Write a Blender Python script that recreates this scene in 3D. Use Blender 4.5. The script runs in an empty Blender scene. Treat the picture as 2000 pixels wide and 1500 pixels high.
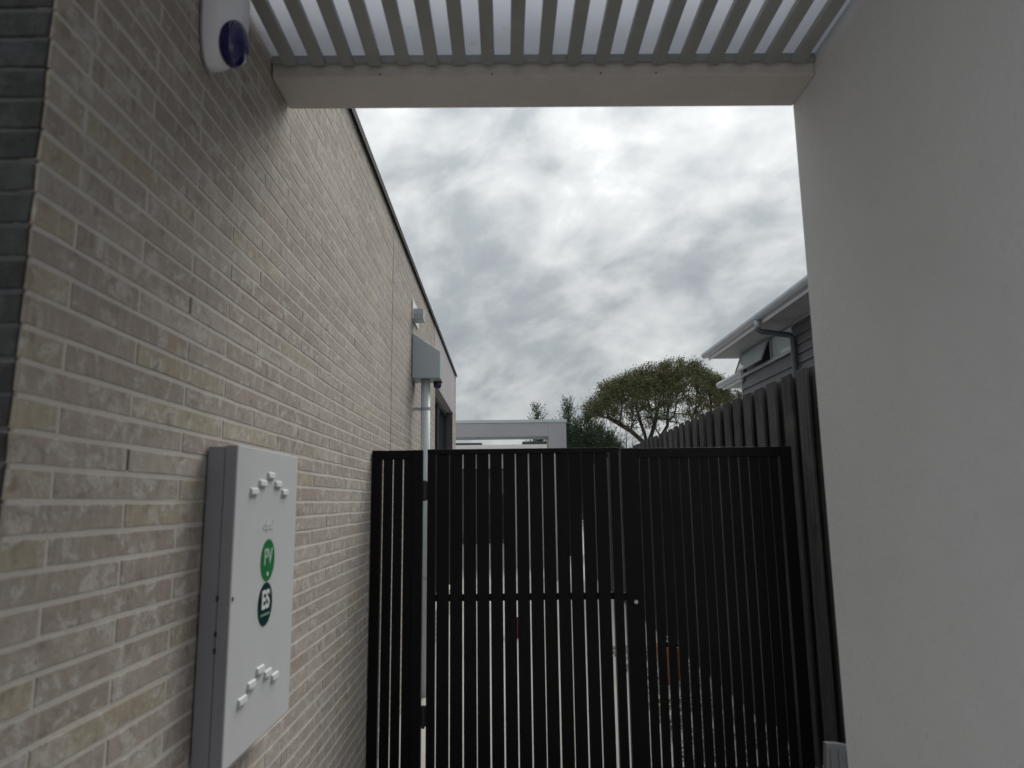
import bpy, bmesh, math, random
import numpy as np
from mathutils import Vector, Matrix, Quaternion

random.seed(7)
rng = np.random.default_rng(7)
sc = bpy.context.scene
COL = sc.collection
rad = math.radians

# ------------------------------------------------------------------ camera
YAW, PITCH, ROLL = rad(0.631), rad(9.374), rad(-0.705)
CAM = Vector((0, 0, 1.5))
fw = Vector((math.sin(YAW) * math.cos(PITCH), math.cos(YAW) * math.cos(PITCH), math.sin(PITCH)))
r0 = Vector((math.cos(YAW), -math.sin(YAW), 0))
u0 = r0.cross(fw)
rt = math.cos(ROLL) * r0 + math.sin(ROLL) * u0
up = -math.sin(ROLL) * r0 + math.cos(ROLL) * u0
cd = bpy.data.cameras.new('camera')
cam = bpy.data.objects.new('camera', cd)
COL.objects.link(cam)
cam.matrix_world = Matrix(((rt.x, up.x, -fw.x, CAM.x), (rt.y, up.y, -fw.y, CAM.y), (rt.z, up.z, -fw.z, CAM.z), (0, 0, 0, 1)))
cd.sensor_width = 36.0
cd.lens = 1387 / 2000 * 36
cd.clip_start = 0.05
cd.clip_end = 2000
cd.dof.use_dof = True
cd.dof.focus_distance = 14.0
cd.dof.aperture_fstop = 4.0
sc.camera = cam

# ------------------------------------------------------------------ world, sun, exposure
SUN_AZ, SUN_EL = rad(28), rad(50)
sun_dir = Vector((math.sin(SUN_AZ) * math.cos(SUN_EL), math.cos(SUN_AZ) * math.cos(SUN_EL), math.sin(SUN_EL)))
wd = bpy.data.worlds.new('World')
sc.world = wd
wd.use_nodes = True
wt = wd.node_tree
wt.nodes.clear()


class NT:
    """small helper round a node tree"""
    def __init__(s, t):
        s.t = t

    def n(s, typ, props=None, **ins):
        nd = s.t.nodes.new(typ)
        for k, v in (props or {}).items():
            setattr(nd, k, v)
        for k, v in ins.items():
            key = int(k[1:]) if k[0] == 'i' and k[1:].isdigit() else k.replace('_', ' ')
            s.set(nd, key, v)
        return nd

    def set(s, nd, key, v):
        sk = nd.inputs[key]
        if isinstance(v, bpy.types.NodeSocket):
            s.t.links.new(v, sk)
        elif isinstance(v, bpy.types.Node):
            s.t.links.new(v.outputs[0], sk)
        else:
            sk.default_value = v

    def math(s, op, a, b=0.0, clamp=False):
        return s.n('ShaderNodeMath', {'operation': op, 'use_clamp': clamp}, i0=a, i1=b).outputs[0]

    def ramp(s, fac, stops, interp='LINEAR'):
        nd = s.n('ShaderNodeValToRGB', None, Fac=fac)
        cr = nd.color_ramp
        cr.interpolation = interp
        while len(cr.elements) < len(stops):
            cr.elements.new(0.5)
        for e, (p, c) in zip(cr.elements, stops):
            e.position = p
            e.color = (c[0], c[1], c[2], 1) if not isinstance(c, (int, float)) else (c, c, c, 1)
        return nd.outputs[0]

    def mix(s, fac, a, b, mode='MIX'):
        nd = s.n('ShaderNodeMix', {'data_type': 'RGBA', 'blend_type': mode})
        s.set(nd, 0, fac)
        for key, v in ((6, a), (7, b)):
            if isinstance(v, tuple) and len(v) == 3:
                v = (*v, 1)
            s.set(nd, key, v)
        return nd.outputs[2]

    def noise(s, vec, scale, detail=4.0, rough=0.55, dist=0.0):
        return s.n('ShaderNodeTexNoise', None, Vector=vec, Scale=scale, Detail=detail, Roughness=rough, Distortion=dist)


w = NT(wt)
sky = w.n('ShaderNodeTexSky', {'sky_type': 'NISHITA', 'sun_disc': False, 'sun_elevation': SUN_EL, 'sun_rotation': SUN_AZ})
tc = w.n('ShaderNodeTexCoord').outputs['Generated']
sep = w.n('ShaderNodeSeparateXYZ', None, i0=tc)
zz = w.math('ADD', w.math('MAXIMUM', sep.outputs[2], 0.0), 0.75)
uu = w.math('DIVIDE', sep.outputs[0], zz)
vv = w.math('DIVIDE', sep.outputs[1], zz)
puv = w.n('ShaderNodeCombineXYZ', None, i0=w.math('ADD', uu, 3.7), i1=w.math('MULTIPLY', w.math('ADD', vv, w.math('MULTIPLY', uu, 0.25)), 1.25), i2=10.2).outputs[0]
nA = w.noise(puv, 2.6, 3.0, 0.5, 0.4).outputs[0]
nB = w.noise(puv, 7.4, 5.0, 0.55, 0.35).outputs[0]
nC = w.noise(puv, 17.0, 4.0, 0.5, 0.25).outputs[0]
mixn = w.math('ADD', w.math('ADD', w.math('MULTIPLY', nA, 0.36), w.math('MULTIPLY', nB, 0.46)), w.math('MULTIPLY', nC, 0.20))
cloud = w.ramp(mixn, [(0.38, (0.255, 0.275, 0.292)), (0.47, (0.325, 0.350, 0.365)), (0.54, (0.445, 0.464, 0.470)), (0.61, (0.555, 0.570, 0.568)), (0.70, (0.80, 0.80, 0.785))])
# an overcast deck is brighter overhead and round the veiled sun
sd = w.n('ShaderNodeVectorMath', {'operation': 'DOT_PRODUCT'}, i0=tc, i1=sun_dir).outputs['Value']
glow = w.math('MULTIPLY', w.math('POWER', w.math('MAXIMUM', sd, 0.0), 6.0), 0.14)
elev = w.math('MULTIPLY', w.math('POWER', w.math('MAXIMUM', sep.outputs[2], 0.0), 2.0), 1.25)
lift = w.math('ADD', w.math('ADD', elev, glow), 0.68)
lift_c = w.n('ShaderNodeCombineXYZ', None, i0=lift, i1=lift, i2=lift).outputs[0]
deck = w.mix(1.0, cloud, lift_c, 'MULTIPLY')
nish = w.mix(1.0, sky.outputs[0], (0.10, 0.10, 0.10), 'MULTIPLY')
col = w.mix(0.97, nish, deck)
bg = w.n('ShaderNodeBackground', None, Color=col, Strength=1.0)
wo_ = w.n('ShaderNodeOutputWorld', None, Surface=bg)

sl = bpy.data.lights.new('sun', 'SUN')
sl.energy = 1.5
sl.angle = rad(40)
sl.color = (1.0, 0.965, 0.92)
sun = bpy.data.objects.new('sun', sl)
sun.rotation_mode = 'QUATERNION'
sun.rotation_quaternion = sun_dir.to_track_quat('Z', 'Y')
sun.location = sun_dir * 60
COL.objects.link(sun)

vs = sc.view_settings
vs.view_transform = 'Standard'
vs.look = 'None'
vs.exposure = 0.72
vs.gamma = 1.0
vs.use_curve_mapping = False


# ------------------------------------------------------------------ helpers
def proj(p):
    """pixel position in a 2000 x 1500 frame, used only to rank which bricks show largest"""
    d = Vector(p) - CAM
    z = d.dot(fw)
    if z < 0.05:
        return None
    return 1000 + 1387 * d.dot(rt) / z, 750 - 1387 * d.dot(up) / z


def worldpos(o):
    v = Vector((0, 0, 0))
    while o is not None:
        v += o.location
        o = o.parent
    return v


def tag(o, label=None, cat=None, group=None, kind=None):
    if label: o['label'] = label
    if cat: o['category'] = cat
    if group: o['group'] = group
    if kind: o['kind'] = kind
    return o


def empty(name, loc, label, cat, group=None):
    o = bpy.data.objects.new(name, None)
    o.empty_display_size = 0.1
    COL.objects.link(o)
    o.location = loc
    return tag(o, label, cat, group)


class MB:
    def __init__(s):
        s.v = []
        s.f = []

    def add(s, vs_, fs):
        b = len(s.v)
        s.v += [tuple(x) for x in vs_]
        s.f += [tuple(b + i for i in f) for f in fs]
        return s

    def box(s, x0, x1, y0, y1, z0, z1):
        return s.add([(x0, y0, z0), (x1, y0, z0), (x1, y1, z0), (x0, y1, z0), (x0, y0, z1), (x1, y0, z1), (x1, y1, z1), (x0, y1, z1)],
                     [(3, 2, 1, 0), (4, 5, 6, 7), (0, 1, 5, 4), (1, 2, 6, 5), (2, 3, 7, 6), (3, 0, 4, 7)])

    def prism(s, poly, axis, a0, a1):
        """extrude a 2-D polygon along an axis; poly is (x,z) for 'y', (y,z) for 'x', (x,y) for 'z'"""
        def put(p, a):
            return {'y': (p[0], a, p[1]), 'x': (a, p[0], p[1]), 'z': (p[0], p[1], a)}[axis]
        n = len(poly)
        return s.add([put(p, a0) for p in poly] + [put(p, a1) for p in poly],
                     [tuple(range(n)), tuple(range(2 * n - 1, n - 1, -1))] + [(i, i + n, (i + 1) % n + n, (i + 1) % n) for i in range(n)])

    def tube(s, pts, radii, n=8, caps=True):
        pts = [Vector(p) for p in pts]
        b = len(s.v)
        prev = None
        for i, p in enumerate(pts):
            t = (pts[min(i + 1, len(pts) - 1)] - pts[max(i - 1, 0)])
            t = t.normalized() if t.length > 1e-9 else Vector((0, 0, 1))
            if prev is None:
                a = t.orthogonal().normalized()
            else:
                a = prev - t * prev.dot(t)
                a = a.normalized() if a.length > 1e-6 else t.orthogonal().normalized()
            prev = a
            c = t.cross(a)
            r = radii[i] if hasattr(radii, '__len__') else radii
            for k in range(n):
                an = 2 * math.pi * k / n
                s.v.append(tuple(p + (a * math.cos(an) + c * math.sin(an)) * r))
        for i in range(len(pts) - 1):
            for k in range(n):
                k2 = (k + 1) % n
                s.f.append((b + i * n + k, b + i * n + k2, b + (i + 1) * n + k2, b + (i + 1) * n + k))
        if caps:
            s.f.append(tuple(b + k for k in range(n))[::-1])
            s.f.append(tuple(b + (len(pts) - 1) * n + k for k in range(n)))
        return s

    def build(s, name, mat, parent=None, bevel=0.0, smooth=False, origin=None, segs=2):
        org = worldpos(parent) if parent is not None else Vector(origin or (0, 0, 0))
        me = bpy.data.meshes.new(name)
        me.from_pydata([(v[0] - org.x, v[1] - org.y, v[2] - org.z) for v in s.v], [], s.f)
        bm = bmesh.new()
        bm.from_mesh(me)
        bmesh.ops.recalc_face_normals(bm, faces=bm.faces)
        if bevel > 0:
            es = [e for e in bm.edges if len(e.link_faces) == 2 and e.calc_face_angle(0) > 0.5]
            bmesh.ops.bevel(bm, geom=es, offset=bevel, segments=segs, affect='EDGES', profile=0.6, clamp_overlap=True)
        bm.to_mesh(me)
        bm.free()
        if smooth:
            for p in me.polygons:
                p.use_smooth = True
        me.materials.append(mat)
        o = bpy.data.objects.new(name, me)
        COL.objects.link(o)
        if parent is not None:
            o.parent = parent
        else:
            o.location = org
        return o


def B(x0, x1, y0, y1, z0, z1):
    return MB().box(x0, x1, y0, y1, z0, z1)


# ------------------------------------------------------------------ materials
def mat(name, fn):
    m = bpy.data.materials.new(name)
    m.use_nodes = True
    t = m.node_tree
    t.nodes.clear()
    g = NT(t)
    out = g.n('ShaderNodeOutputMaterial')
    g.set(out, 'Surface', fn(g))
    return m


def pbsdf(g, color, rough=0.6, bump=None, bstr=0.3, bdist=0.01, spec=0.5, metal=0.0):
    p = g.n('ShaderNodeBsdfPrincipled')
    g.set(p, 'Base Color', color if not (isinstance(color, tuple) and len(color) == 3) else (*color, 1))
    g.set(p, 'Roughness', rough)
    g.set(p, 'Metallic', metal)
    g.set(p, 'Specular IOR Level', spec)
    if bump is not None:
        b = g.n('ShaderNodeBump', None, Height=bump, Strength=bstr, Distance=bdist)
        g.set(p, 'Normal', b.outputs[0])
    return p.outputs[0]


def opos(g):
    """position in the place, so that copies do not repeat"""
    return g.n('ShaderNodeNewGeometry').outputs['Position']


def sc3(g, v, s):
    return g.n('ShaderNodeVectorMath', {'operation': 'MULTIPLY'}, i0=v, i1=s).outputs[0]


def brick_fn(mode, dark=False):
    def fn(g):
        P = opos(g)
        if mode == 'obj':
            tone = g.n('ShaderNodeSeparateColor', None, i0=g.n('ShaderNodeObjectInfo').outputs['Color']).outputs[0]
        else:
            tone = g.n('ShaderNodeAttribute', {'attribute_name': 'tone'}).outputs['Fac']
        if dark:
            base = g.ramp(tone, [(0.0, (0.046, 0.046, 0.047)), (0.5, (0.058, 0.058, 0.059)), (1.0, (0.072, 0.072, 0.072))])
            sm = (0.075, 0.077, 0.08)
        else:
            base = g.ramp(tone, [(0.0, (0.352, 0.300, 0.262)), (0.25, (0.382, 0.330, 0.290)), (0.5, (0.410, 0.360, 0.319)), (0.78, (0.446, 0.400, 0.358)),
                                 (0.83, (0.40, 0.35, 0.27)), (1.0, (0.44, 0.39, 0.30))])
            sm = (0.545, 0.527, 0.495)
        mot = g.noise(P, 26, 5, 0.6).outputs[0]
        base = g.mix(g.ramp(mot, [(0.38, 0.0), (0.62, 0.8)]), base, g.mix(0.5, base, (0.30, 0.255, 0.225) if not dark else (0.01, 0.01, 0.01)))
        patch = g.noise(sc3(g, P, (1, 1, 1.25)), 19, 4, 0.6, 0.7).outputs[0]
        grain = g.noise(sc3(g, P, (1, 1, 1)), 170, 3, 0.6).outputs[0]
        pm = g.math('MULTIPLY', g.ramp(patch, [(0.53, 0.0), (0.62, 1.0)]), g.ramp(grain, [(0.30, 0.35), (0.6, 1.0)]))
        base = g.mix(g.math('MULTIPLY', pm, 0.55 if dark else 0.8), base, sm)
        base = g.mix(g.ramp(grain, [(0.30, 0.35), (0.5, 0.0)]), base, (0.20, 0.175, 0.15) if not dark else (0.008, 0.008, 0.008))
        tanp = g.noise(sc3(g, P, (1, 1, 1.6)), 6.3, 3, 0.55, 0.8).outputs[0]
        base = g.mix(g.ramp(tanp, [(0.60, 0.0), (0.70, 0.0 if dark else 0.45)]), base, (0.37, 0.322, 0.232))
        dk = g.noise(P, 24, 4, 0.6, 0.5).outputs[0]
        base = g.mix(g.ramp(dk, [(0.56, 0.0), (0.68, 0.7)]), base, (0.235, 0.192, 0.165) if not dark else (0.03, 0.03, 0.03))
        streak = g.noise(sc3(g, P, (60, 60, 9)), 1.0, 3, 0.6).outputs[0]
        base = g.mix(g.ramp(streak, [(0.5, 0.0), (0.75, 0.35)]), base, sm)
        h = g.math('ADD', g.math('MULTIPLY', grain, 0.6), g.math('MULTIPLY', mot, 0.8))
        return pbsdf(g, base, 0.92, h, 0.55, 0.004, 0.2)
    return fn


def mortar_fn(c):
    def fn(g):
        P = opos(g)
        n1 = g.noise(P, 14, 5, 0.6).outputs[0]
        n2 = g.noise(P, 220, 3, 0.6).outputs[0]
        col_ = g.mix(g.ramp(n1, [(0.3, 0.0), (0.7, 0.5)]), c, tuple(x * 0.80 for x in c))
        col_ = g.mix(g.ramp(n2, [(0.35, 0.2), (0.55, 0.0)]), col_, tuple(x * 0.5 for x in c))
        return pbsdf(g, col_, 0.95, n2, 0.5, 0.003, 0.15)
    return fn


def paint_fn(c, rough=0.5, var=0.12, scale=6, bump=0.12, spec=0.4, fine=140):
    def fn(g):
        P = opos(g)
        n1 = g.noise(P, scale, 5, 0.6, 0.3).outputs[0]
        n2 = g.noise(P, fine, 3, 0.6).outputs[0]
        col_ = g.mix(g.ramp(n1, [(0.35, 0.0), (0.75, 1.0)]), c, tuple(x * (1 - var) for x in c))
        ro = g.math('ADD', g.math('MULTIPLY', n1, 0.15), rough - 0.07)
        return pbsdf(g, col_, ro, n2, bump, 0.002, spec)
    return fn


def render_fn(c, grain=120, dirt=0.10):
    """trowelled acrylic render, faintly blotched"""
    def fn(g):
        P = opos(g)
        n1 = g.noise(P, 1.3, 4, 0.55, 0.4).outputs[0]
        n2 = g.noise(P, grain, 4, 0.65).outputs[0]
        n3 = g.noise(P, 17, 4, 0.6).outputs[0]
        n4 = g.noise(P, 46, 2, 0.5).outputs[0]
        col_ = g.mix(g.ramp(n1, [(0.3, 0.0), (0.7, 1.0)]), c, tuple(x * (1 - dirt) for x in c))
        col_ = g.mix(g.ramp(n3, [(0.5, 0.0), (0.8, 0.25)]), col_, tuple(x * (1 - dirt * 1.6) for x in c))
        spk = g.ramp(n4, [(0.73, 0.0), (0.78, 0.5)])
        col_ = g.mix(spk, col_, tuple(x * 0.6 for x in c))
        h = g.math('ADD', n2, g.math('MULTIPLY', n3, 0.7))
        return pbsdf(g, col_, 0.9, h, 0.8, 0.006, 0.2)
    return fn


def timber_fn(c1, c2):
    def fn(g):
        P = opos(g)
        oi = g.n('ShaderNodeObjectInfo').outputs['Random']
        off = g.n('ShaderNodeVectorMath', {'operation': 'ADD'}, i0=sc3(g, P, (55, 55, 1.6)), i1=g.n('ShaderNodeCombineXYZ', None, i0=g.math('MULTIPLY', oi, 40), i1=g.math('MULTIPLY', oi, 17), i2=0.0).outputs[0]).outputs[0]
        gr = g.noise(off, 1.0, 6, 0.65, 0.5).outputs[0]
        bl = g.noise(P, 2.2, 4, 0.6, 0.5).outputs[0]
        fi = g.noise(sc3(g, P, (190, 190, 12)), 1.0, 3, 0.6).outputs[0]
        c = g.mix(g.ramp(gr, [(0.3, 0.0), (0.7, 1.0)]), c1, c2)
        c = g.mix(g.math('MULTIPLY', oi, 0.45), c, tuple(x * 0.55 for x in c1))
        c = g.mix(g.ramp(bl, [(0.5, 0.0), (0.72, 0.55)]), c, (0.10, 0.115, 0.095))
        c = g.mix(g.ramp(fi, [(0.3, 0.5), (0.5, 0.0)]), c, tuple(x * 0.35 for x in c1))
        return pbsdf(g, c, 0.9, g.math('ADD', gr, g.math('MULTIPLY', fi, 0.5)), 0.6, 0.004, 0.2)
    return fn


def leaf_fn(c1, c2, c3):
    def fn(g):
        P = opos(g)
        t = g.n('ShaderNodeAttribute', {'attribute_name': 'tone'}).outputs['Fac']
        big = g.noise(P, 0.55, 3, 0.5).outputs[0]
        c = g.mix(t, c1, c2)
        c = g.mix(g.ramp(big, [(0.5, 0.0), (0.68, 0.75)]), c, c3)
        d = pbsdf(g, c, 0.6, None, spec=0.3)
        tr = g.n('ShaderNodeBsdfTranslucent', None, Color=c).outputs[0]
        m = g.n('ShaderNodeMixShader', None, i0=0.15, i1=d, i2=tr)
        return m.outputs[0]
    return fn


def glass_fn(tint=(0.02, 0.025, 0.03), rough=0.04):
    def fn(g):
        P = opos(g)
        n = g.noise(P, 3, 2, 0.5).outputs[0]
        return pbsdf(g, tint, rough, n, 0.04, 0.01, 0.9)
    return fn


def sheet_fn(g):
    P = opos(g)
    n1 = g.noise(P, 2.4, 4, 0.6, 0.6).outputs[0]
    n2 = g.noise(P, 24, 4, 0.6).outputs[0]
    c = g.mix(g.ramp(n1, [(0.45, 0.0), (0.75, 0.35)]), (0.63, 0.64, 0.675), (0.56, 0.565, 0.595))
    c = g.mix(g.ramp(n2, [(0.62, 0.0), (0.75, 0.25)]), c, (0.38, 0.38, 0.37))
    tr = g.n('ShaderNodeBsdfTranslucent', None, Color=c).outputs[0]
    d = pbsdf(g, (0.42, 0.43, 0.45), 0.35, None, spec=0.5)
    return g.n('ShaderNodeMixShader', None, i0=0.15, i1=tr, i2=d).outputs[0]


def ground_fn(g):
    P = opos(g)
    n1 = g.noise(P, 0.9, 5, 0.6, 0.4).outputs[0]
    n2 = g.noise(P, 60, 4, 0.6).outputs[0]
    c = g.mix(g.ramp(n1, [(0.35, 0.0), (0.7, 1.0)]), (0.42, 0.41, 0.39), (0.33, 0.32, 0.30))
    c = g.mix(g.ramp(n2, [(0.35, 0.4), (0.55, 0.0)]), c, (0.22, 0.21, 0.20))
    return pbsdf(g, c, 0.9, n2, 0.4, 0.003, 0.2)


M = {}
M['brick_obj'] = mat('beige brick', brick_fn('obj'))
M['brick_mass'] = mat('beige brick courses', brick_fn('mass'))
M['dark_brick'] = mat('charcoal brick', brick_fn('obj', True))
M['mortar'] = mat('pale mortar', mortar_fn((0.61, 0.575, 0.53)))
M['dark_mortar'] = mat('charcoal mortar', mortar_fn((0.12, 0.122, 0.125)))
M['flash'] = mat('dark flashing', paint_fn((0.016, 0.013, 0.015), 0.7, spec=0.2))
M['white_render'] = mat('white render', render_fn((0.63, 0.635, 0.645), 75))
M['beam_render'] = mat('beam render', render_fn((0.62, 0.575, 0.54), 90, 0.18))
M['panel_render'] = mat('panel render', render_fn((0.46, 0.44, 0.44), 60))
M['portal_render'] = mat('portal render', render_fn((0.42, 0.415, 0.445), 60))
M['slat_paint'] = mat('grey slat paint', paint_fn((0.31, 0.313, 0.305), 0.5, 0.16, 5))
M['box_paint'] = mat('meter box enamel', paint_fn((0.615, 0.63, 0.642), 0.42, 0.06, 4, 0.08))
M['box_shade_grey'] = mat('meter box enamel with painted shade', paint_fn((0.27, 0.27, 0.30), 0.45, 0.10, 4, 0.08))  # box enamel darkened to paint in its side shade; also the siren plate
M['white_plastic'] = mat('white plastic', paint_fn((0.78, 0.78, 0.83), 0.3, 0.05, 8, 0.04, 0.5))
M['black_plastic'] = mat('black plastic', paint_fn((0.012, 0.012, 0.014), 0.35, 0.2, 8, 0.05, 0.5))
M['blue_lens'] = mat('dark blue lens', paint_fn((0.010, 0.009, 0.095), 0.12, 0.1, 5, 0.0, 0.7))
M['pipe_paint'] = mat('pale grey pipe paint', paint_fn((0.50, 0.56, 0.58), 0.4, 0.08, 3, 0.05))
M['hopper_paint'] = mat('grey hopper paint', paint_fn((0.36, 0.405, 0.435), 0.42, 0.10, 3, 0.05))
M['vent_plate'] = mat('white vent plate', paint_fn((0.75, 0.73, 0.70), 0.5))
M['black_metal'] = mat('black powder coat', paint_fn((0.0032, 0.0032, 0.0045), 0.48, 0.25, 3, 0.10, 0.16, 400))
M['steel'] = mat('steel', paint_fn((0.5, 0.5, 0.5), 0.3, 0.1, 20))
M['paling'] = mat('weathered paling', timber_fn((0.024, 0.023, 0.025), (0.125, 0.118, 0.123)))
M['gutter'] = mat('blue grey gutter', paint_fn((0.36, 0.385, 0.42), 0.35, 0.10, 2, 0.03, 0.5))
M['fascia'] = mat('pale fascia', paint_fn((0.62, 0.62, 0.64), 0.5))
M['soffit'] = mat('eave lining', paint_fn((0.34, 0.34, 0.36), 0.7))
M['weatherboard'] = mat('grey weatherboard', paint_fn((0.118, 0.116, 0.124), 0.6, 0.2, 2.5, 0.1))
M['downpipe_dark'] = mat('slate downpipe', paint_fn((0.075, 0.080, 0.095), 0.4))
M['frame_grey'] = mat('grey window frame', paint_fn((0.30, 0.32, 0.34), 0.4))
M['frame_dark'] = mat('dark window frame', paint_fn((0.035, 0.037, 0.042), 0.4))
M['glass'] = mat('window glass', glass_fn())
M['glass_sky_painted'] = mat('window glass with painted sky reflection', glass_fn((0.40, 0.46, 0.47), 0.08))  # sky reflection painted in as a pale base colour
M['green'] = mat('green sticker', paint_fn((0.020, 0.20, 0.060), 0.35, 0.1, 30, 0.0))
M['dark_green'] = mat('dark green sticker', paint_fn((0.004, 0.040, 0.038), 0.35, 0.1, 30, 0.0))
M['print_white'] = mat('white print', paint_fn((0.72, 0.76, 0.75), 0.45, 0.03, 30, 0.0))
M['print_pale'] = mat('pale green print', paint_fn((0.25, 0.45, 0.33), 0.45, 0.05, 30, 0.0))
M['print_soft'] = mat('soft white print', paint_fn((0.42, 0.56, 0.47), 0.45, 0.05, 30, 0.0))
M['sheet'] = mat('translucent roofing', sheet_fn)
M['ground'] = mat('concrete paving', ground_fn)
M['pebble'] = mat('garden pebbles', paint_fn((0.36, 0.34, 0.30), 0.85, 0.6, 18))
M['terracotta'] = mat('terracotta', paint_fn((0.42, 0.16, 0.06), 0.8, 0.3, 14))
M['red'] = mat('red plastic', paint_fn((0.16, 0.022, 0.022), 0.5, 0.4, 10))
M['grey_box'] = mat('grey ribbed plastic', paint_fn((0.13, 0.13, 0.14), 0.6, 0.25, 9))
M['bark'] = mat('tree bark', timber_fn((0.026, 0.021, 0.021), (0.050, 0.042, 0.041)))
M['leaf_olive'] = mat('olive leaves', leaf_fn((0.042, 0.052, 0.021), (0.098, 0.108, 0.036), (0.088, 0.066, 0.034)))
M['leaf_dark'] = mat('conifer leaves', leaf_fn((0.020, 0.038, 0.022), (0.050, 0.080, 0.040), (0.070, 0.090, 0.045)))
M['roof_metal'] = mat('roof sheeting', paint_fn((0.30, 0.31, 0.33), 0.4))
M['far_dark'] = mat('far dark roof', paint_fn((0.05, 0.05, 0.055), 0.6))
M['joint'] = mat('control joint sealant', paint_fn((0.05, 0.045, 0.042), 0.7))

# ------------------------------------------------------------------ ground
g_ = MB()
g_.add([(-300, -300, 0), (300, -300, 0), (300, 500, 0), (-300, 500, 0)], [(0, 1, 2, 3)])
tag(g_.build('ground', M['ground']), 'pale concrete ground running the length of the side passage', 'ground', kind='structure')
pm_ = MB()
for i in range(700):
    y = rng.uniform(4.35, 7.6)
    x = rng.uniform(1.02, 1.66)
    s_ = rng.uniform(0.014, 0.034)
    pts = []
    for (a, b, c) in ((1, 0, 0), (-1, 0, 0), (0, 1, 0), (0, -1, 0), (0, 0, 1), (0, 0, -1)):
        k = s_ * rng.uniform(0.75, 1.25)
        pts.append((x + a * k, y + b * k, 0.008 + s_ * 0.45 + c * k * 0.6))
    pm_.add(pts, [(0, 2, 4), (2, 1, 4), (1, 3, 4), (3, 0, 4), (2, 0, 5), (1, 2, 5), (3, 1, 5), (0, 3, 5)])
tag(pm_.build('gravel', M['pebble'], smooth=True), 'loose pale pebbles along the foot of the paling fence behind the gate', 'gravel', kind='stuff')

# ------------------------------------------------------------------ brick house on the left
XW = -0.77
Y0, Y1, ZT = 1.112, 11.12, 3.475
CH, BL = 0.0558, 0.463
WY0, WY1, WZ0, WZ1 = 7.80, 10.40, 0.35, 2.80
house = empty('brick_house', (XW - 0.2, 6.0, 0), 'house with long beige brick side wall and dark capping, left of the gate', 'house')
core = MB()
core.box(-1.25, XW, 1.19, WY0, 0, ZT)
core.box(-1.25, XW, WY1, Y1, 0, ZT)
core.box(-1.25, XW, WY0, WY1, 0, WZ0)
core.box(-1.25, XW, WY0, WY1, WZ1, ZT)
core.box(-0.83, XW, Y0 + 0.006, 1.19, 0, ZT)
wall = core.build('wall', M['mortar'], house)
WORG = worldpos(wall)


def brick_shape(L, H, seed, proud=0.0013, depth=0.03):
    """front towards +x, centred in y and z; a slightly ragged chamfered face"""
    r_ = random.Random(seed)
    j = lambda a: r_.uniform(-a, a)
    hl, hh = L / 2, H / 2
    per = [(-hl, -hh), (-hl * 0.55, -hh), (-hl * 0.1, -hh), (hl * 0.45, -hh), (hl, -hh), (hl, hh), (hl * 0.6, hh), (hl * 0.1, hh), (-hl * 0.4, hh), (-hl, hh)]
    per = [(y + j(0.0014), z + j(0.0011)) for y, z in per]
    n = len(per)
    ins = [(y - math.copysign(0.0012 + abs(j(0.0012)), y), z - math.copysign(0.0010 + abs(j(0.0012)), z)) for y, z in per]
    f_ = [(proud + j(0.0006), y, z) for y, z in ins]
    m_ = [(proud - 0.0018, y, z) for y, z in per]
    b_ = [(-depth, y, z) for y, z in per]
    fs = [tuple(range(n))]
    for i in range(n):
        k = (i + 1) % n
        fs.append((n + i, n + k, k, i))
        fs.append((2 * n + i, 2 * n + k, n + k, n + i))
    return f_ + m_ + b_, fs


bricks = []      # (y centre, z centre, length, tone, header)
row = 0
ztop0 = 1.786
k0 = int(ztop0 / CH)
for r_i in range(-k0, 40):
    zt = ztop0 + r_i * CH - 0.003
    zb = zt - (CH - 0.009)
    if zb < 0.0 or zt > ZT - 0.006:
        continue
    even = (r_i % 2 == 0)
    y = Y0
    first = True
    while y < Y1 - 0.03:
        L = (0.109 if even else 0.345) if first else BL
        ye = min(y + L, Y1)
        segs = [(y, ye)]
        zc = (zt + zb) / 2
        if WZ0 < zc < WZ1 + 0.0 or zc >= WZ1:
            lim = (WY0, WY1) if zc < WZ1 else (7.70, 10.80)
            out = []
            for a, b in segs:
                if b <= lim[0] or a >= lim[1]:
                    out.append((a, b))
                else:
                    if a < lim[0] - 0.02: out.append((a, lim[0]))
                    if b > lim[1] + 0.02: out.append((lim[1], b))
            segs = out
        for a, b in segs:
            if a < 4.78 < b and a > 1.2:      # control joint splits the course
                parts_ = [(a, 4.772), (4.788, b)]
            else:
                parts_ = [(a, b)]
            for a2, b2 in parts_:
                if b2 - a2 < 0.02: continue
                t = random.random()
                t = random.uniform(0.0, 0.78) if t < 0.95 else random.uniform(0.84, 1.0)
                if first and even and zc < 2.3 and random.random() < 0.92:
                    t = random.uniform(0.86, 1.0)
                if (not first or not even) and zc < 1.75 and random.random() < 0.10:
                    t = random.uniform(0.84, 0.95)
                if 1.80 < (a2 + b2) / 2 < 2.25 and 1.655 < zc < 1.72:
                    t = random.uniform(0.9, 1.0)
                bricks.append(((a2 + b2) / 2, zc, b2 - a2, t))
        y = ye + 0.009
        first = False


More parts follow.
